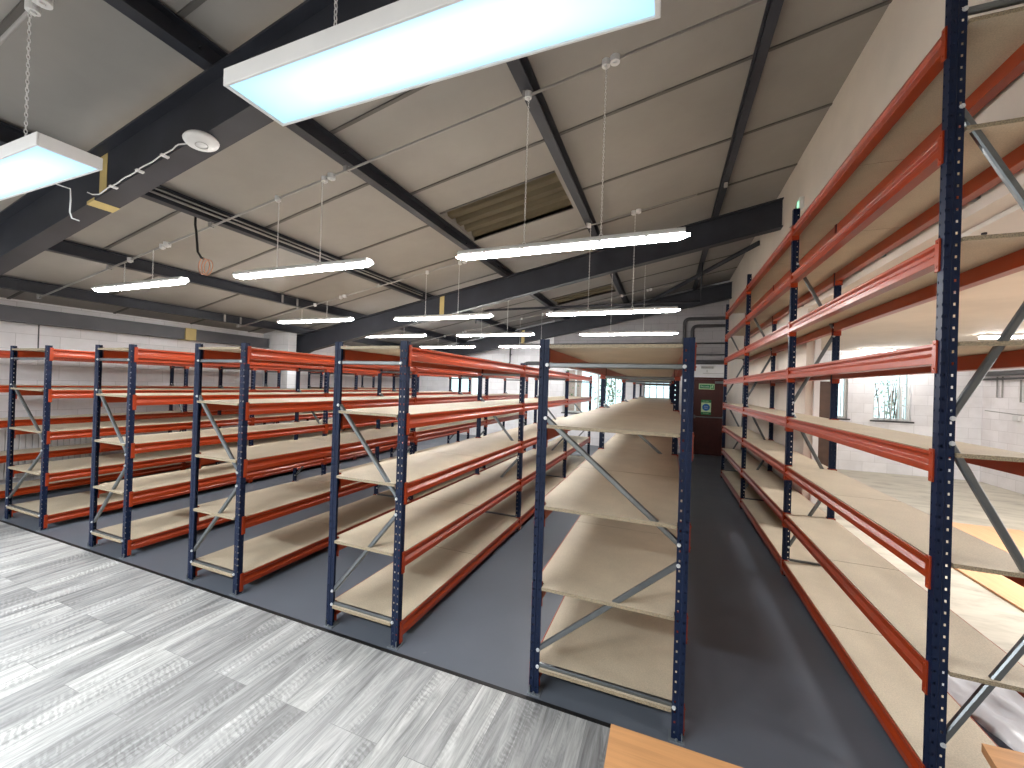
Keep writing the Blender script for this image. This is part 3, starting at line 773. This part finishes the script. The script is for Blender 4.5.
t = tag(make('plywood_sheet', (lambda b_: (prism(b_, [(2.80, 3.2), (4.0, 3.2), (4.45, 7.4), (3.75, 7.4), (2.80, 5.55)], 'z', .001, .02), b_)[1])(B()), 'ply'),
        'orange plywood sheet lying on the side room floor behind the tall rack', 'plywood')
# crumpled polythene
bm = B(); n, m_ = 26, 16; g = []
for i in range(n+1):
    r = []
    for j in range(m_+1):
        u, v = i/n, j/m_
        x = 1.58 + .62*v + .10*math.sin(u*5+1); y = 2.3 + 1.35*u + .06*math.sin(v*7)
        z = .012 + .035*abs(math.sin(u*9+v*5)*math.cos(v*11-u*4)) + .02*random.random()
        r.append(bm.verts.new((x, y, z)))
    g.append(r)
for i in range(n):
    for j in range(m_):
        f = bm.faces.new((g[i][j], g[i+1][j], g[i+1][j+1], g[i][j+1])); f.smooth = True
bmesh.ops.solidify(bm, geom=bm.faces[:], thickness=.003)
tag(make('polythene_sheet', bm, 'plastic_sheet'), 'crumpled white polythene sheet on the floor behind the near end of the tall rack', 'plastic sheet')

# ------------------------------------------------------------------ desks
def desk(name_label, outline, legs, loc):
    t = thing('desk', loc, name_label, 'desk')
    bm = B(); fs = prism(bm, outline, 'z', .725, .75)
    for f in fs[:-2]: f.material_index = 1
    make('desk_top', bm, ['beech', 'beech_edge'], t)
    for (lx, ly) in legs:
        bm = B(); box(bm, lx-.025, lx+.025, ly-.025, ly+.025, 0, .725); make('leg', bm, 'zinc', t, bevel=.004)
    return t
desk('straight edged beech desk in front of the central shelving', [(0, 0), (.0, -.8), (.86, -.8), (.86, 0)], [(.06, -.06), (.8, -.06), (.06, -.74), (.8, -.74)], (-.122, 1.203, 0))
cur = [(0, 0)]
for k in range(1, 9): cur.append((-.028*math.sin(k/8*PI*.5)+.0, -.62*k/8))
cur = [(.0, .0), (-.006, -.03), (-.016, -.08), (-.02, -.14), (-.012, -.24), (.0, -.34), (.0, -.62), (.62, -.62), (.62, .03), (.3, .02)]
desk('curved beech desk corner beside the near end of the tall rack', cur, [(.08, -.06), (.56, -.04), (.08, -.55), (.56, -.55)], (.875, 1.565, 0))

# ------------------------------------------------------------------ outdoors beyond the windows
bm = B(); box(bm, -16, 14, 12.3, 30, -.3, -.15); struct('ground_outside', bm, 'concrete')
bm = B(); box(bm, -3.6, -2.95, 14.6, 14.8, -.2, 3.2); struct('wall_outside', bm, 'brick_out')
def bush(loc, n, sx, sy, sz, label, leaf='leaf'):
    t = thing('climbing_plant', loc, label, 'plant')
    bm = B()
    for k in range(9):
        a_ = random.uniform(-.5, .5)*sx; tube(bm, [(a_, 0, -.0), (a_+random.uniform(-.15, .15), random.uniform(-.1, .1), sz*.5), (a_+random.uniform(-.3, .3), 0, sz*.95)], .012, 5)
    make('stem', bm, 'bark', t)
    bm = B()
    for k in range(n):
        c = Vector((random.gauss(0, .33)*sx, random.gauss(0, .33)*sy, sz*random.uniform(.03, 1)))
        d1 = Vector((random.uniform(-1, 1), random.uniform(-1, 1), random.uniform(-.8, .3))).normalized(); d2 = d1.orthogonal().normalized(); d3 = d1.cross(d2)
        l = random.uniform(.05, .10)
        v = [bm.verts.new(c), bm.verts.new(c+d1*l*.5+d2*l*.36), bm.verts.new(c+d1*l), bm.verts.new(c+d1*l*.5-d2*l*.36), bm.verts.new(c+d1*l*.5+d3*l*.12)]
        for q in ((0, 1, 4), (1, 2, 4), (2, 3, 4), (3, 0, 4)): bm.faces.new([v[i] for i in q])
    make('leaves', bm, leaf, t)
bush((-1.65, 13.0, -.15), 900, .9, .5, 2.7, 'green climbing plant growing outside the end wall window')
bush((-3.6, 13.6, -.15), 600, .8, .5, 2.9, 'green climbing plant outside the end wall window, the farther left one')
bush((5.75, 14.2, -.15), 420, .7, .5, 2.4, 'green bush growing outside the barred side room window', 'leaf_pale')

# ------------------------------------------------------------------ light
w = bpy.data.worlds.new('World'); bpy.context.scene.world = w; w.use_nodes = True
bg = w.node_tree.nodes['Background']; bg.inputs[0].default_value = (.86, .94, 1, 1); bg.inputs[1].default_value = 2.2
def area(name, loc, sx, sy, power, col, rot=(0, 0, 0)):
    l = bpy.data.lights.new(name, 'AREA'); l.shape = 'RECTANGLE'; l.size = sx; l.size_y = sy; l.energy = power; l.color = col
    o = bpy.data.objects.new(name, l); C.objects.link(o); o.location = loc; o.rotation_euler = rot
# unseen fill lights added behind the camera to brighten the front of the room
for x in (-6.3, -4.2, -2.1): area('front_fill_light', (x, -1.3, 2.95), 1.8, .28, 170, (.92, .97, 1))
for y, pw_ in ((1.0, 80), (5.0, 210)): area('side_room_fill_light', (4.4, y, 2.72), 1.2, .12, pw_, (1, .985, .97))  # extra unseen fill, added to lift the side room brightness

# ------------------------------------------------------------------ camera
yaw, pitch, roll = 0.3719792, 0.0021817, 0.0324980
cy, sy = math.cos(yaw), math.sin(yaw)
f = Vector((-sy, cy, 0)); r = Vector((cy, sy, 0)); u = Vector((0, 0, 1))
cp, sp = math.cos(pitch), math.sin(pitch)
f2 = f*cp+u*sp; u2 = -f*sp+u*cp
cr, sr = math.cos(roll), math.sin(roll)
r2 = r*cr+u2*sr; u3 = -r*sr+u2*cr
cam = bpy.data.cameras.new('Camera'); co = bpy.data.objects.new('Camera', cam); C.objects.link(co)
mw = Matrix((( r2.x, u3.x, -f2.x, 0), (r2.y, u3.y, -f2.y, 0), (r2.z, u3.z, -f2.z, 1.736), (0, 0, 0, 1)))
co.matrix_world = mw
cam.sensor_fit = 'HORIZONTAL'; cam.sensor_width = 36; cam.lens = 36*395.443/1024; cam.clip_start = .02; cam.clip_end = 200
sc = bpy.context.scene; sc.camera = co
sc.view_settings.view_transform = 'Standard'; sc.view_settings.look = 'None'; sc.view_settings.gamma = 1; sc.view_settings.use_curve_mapping = False
sc.view_settings.exposure = 0.22
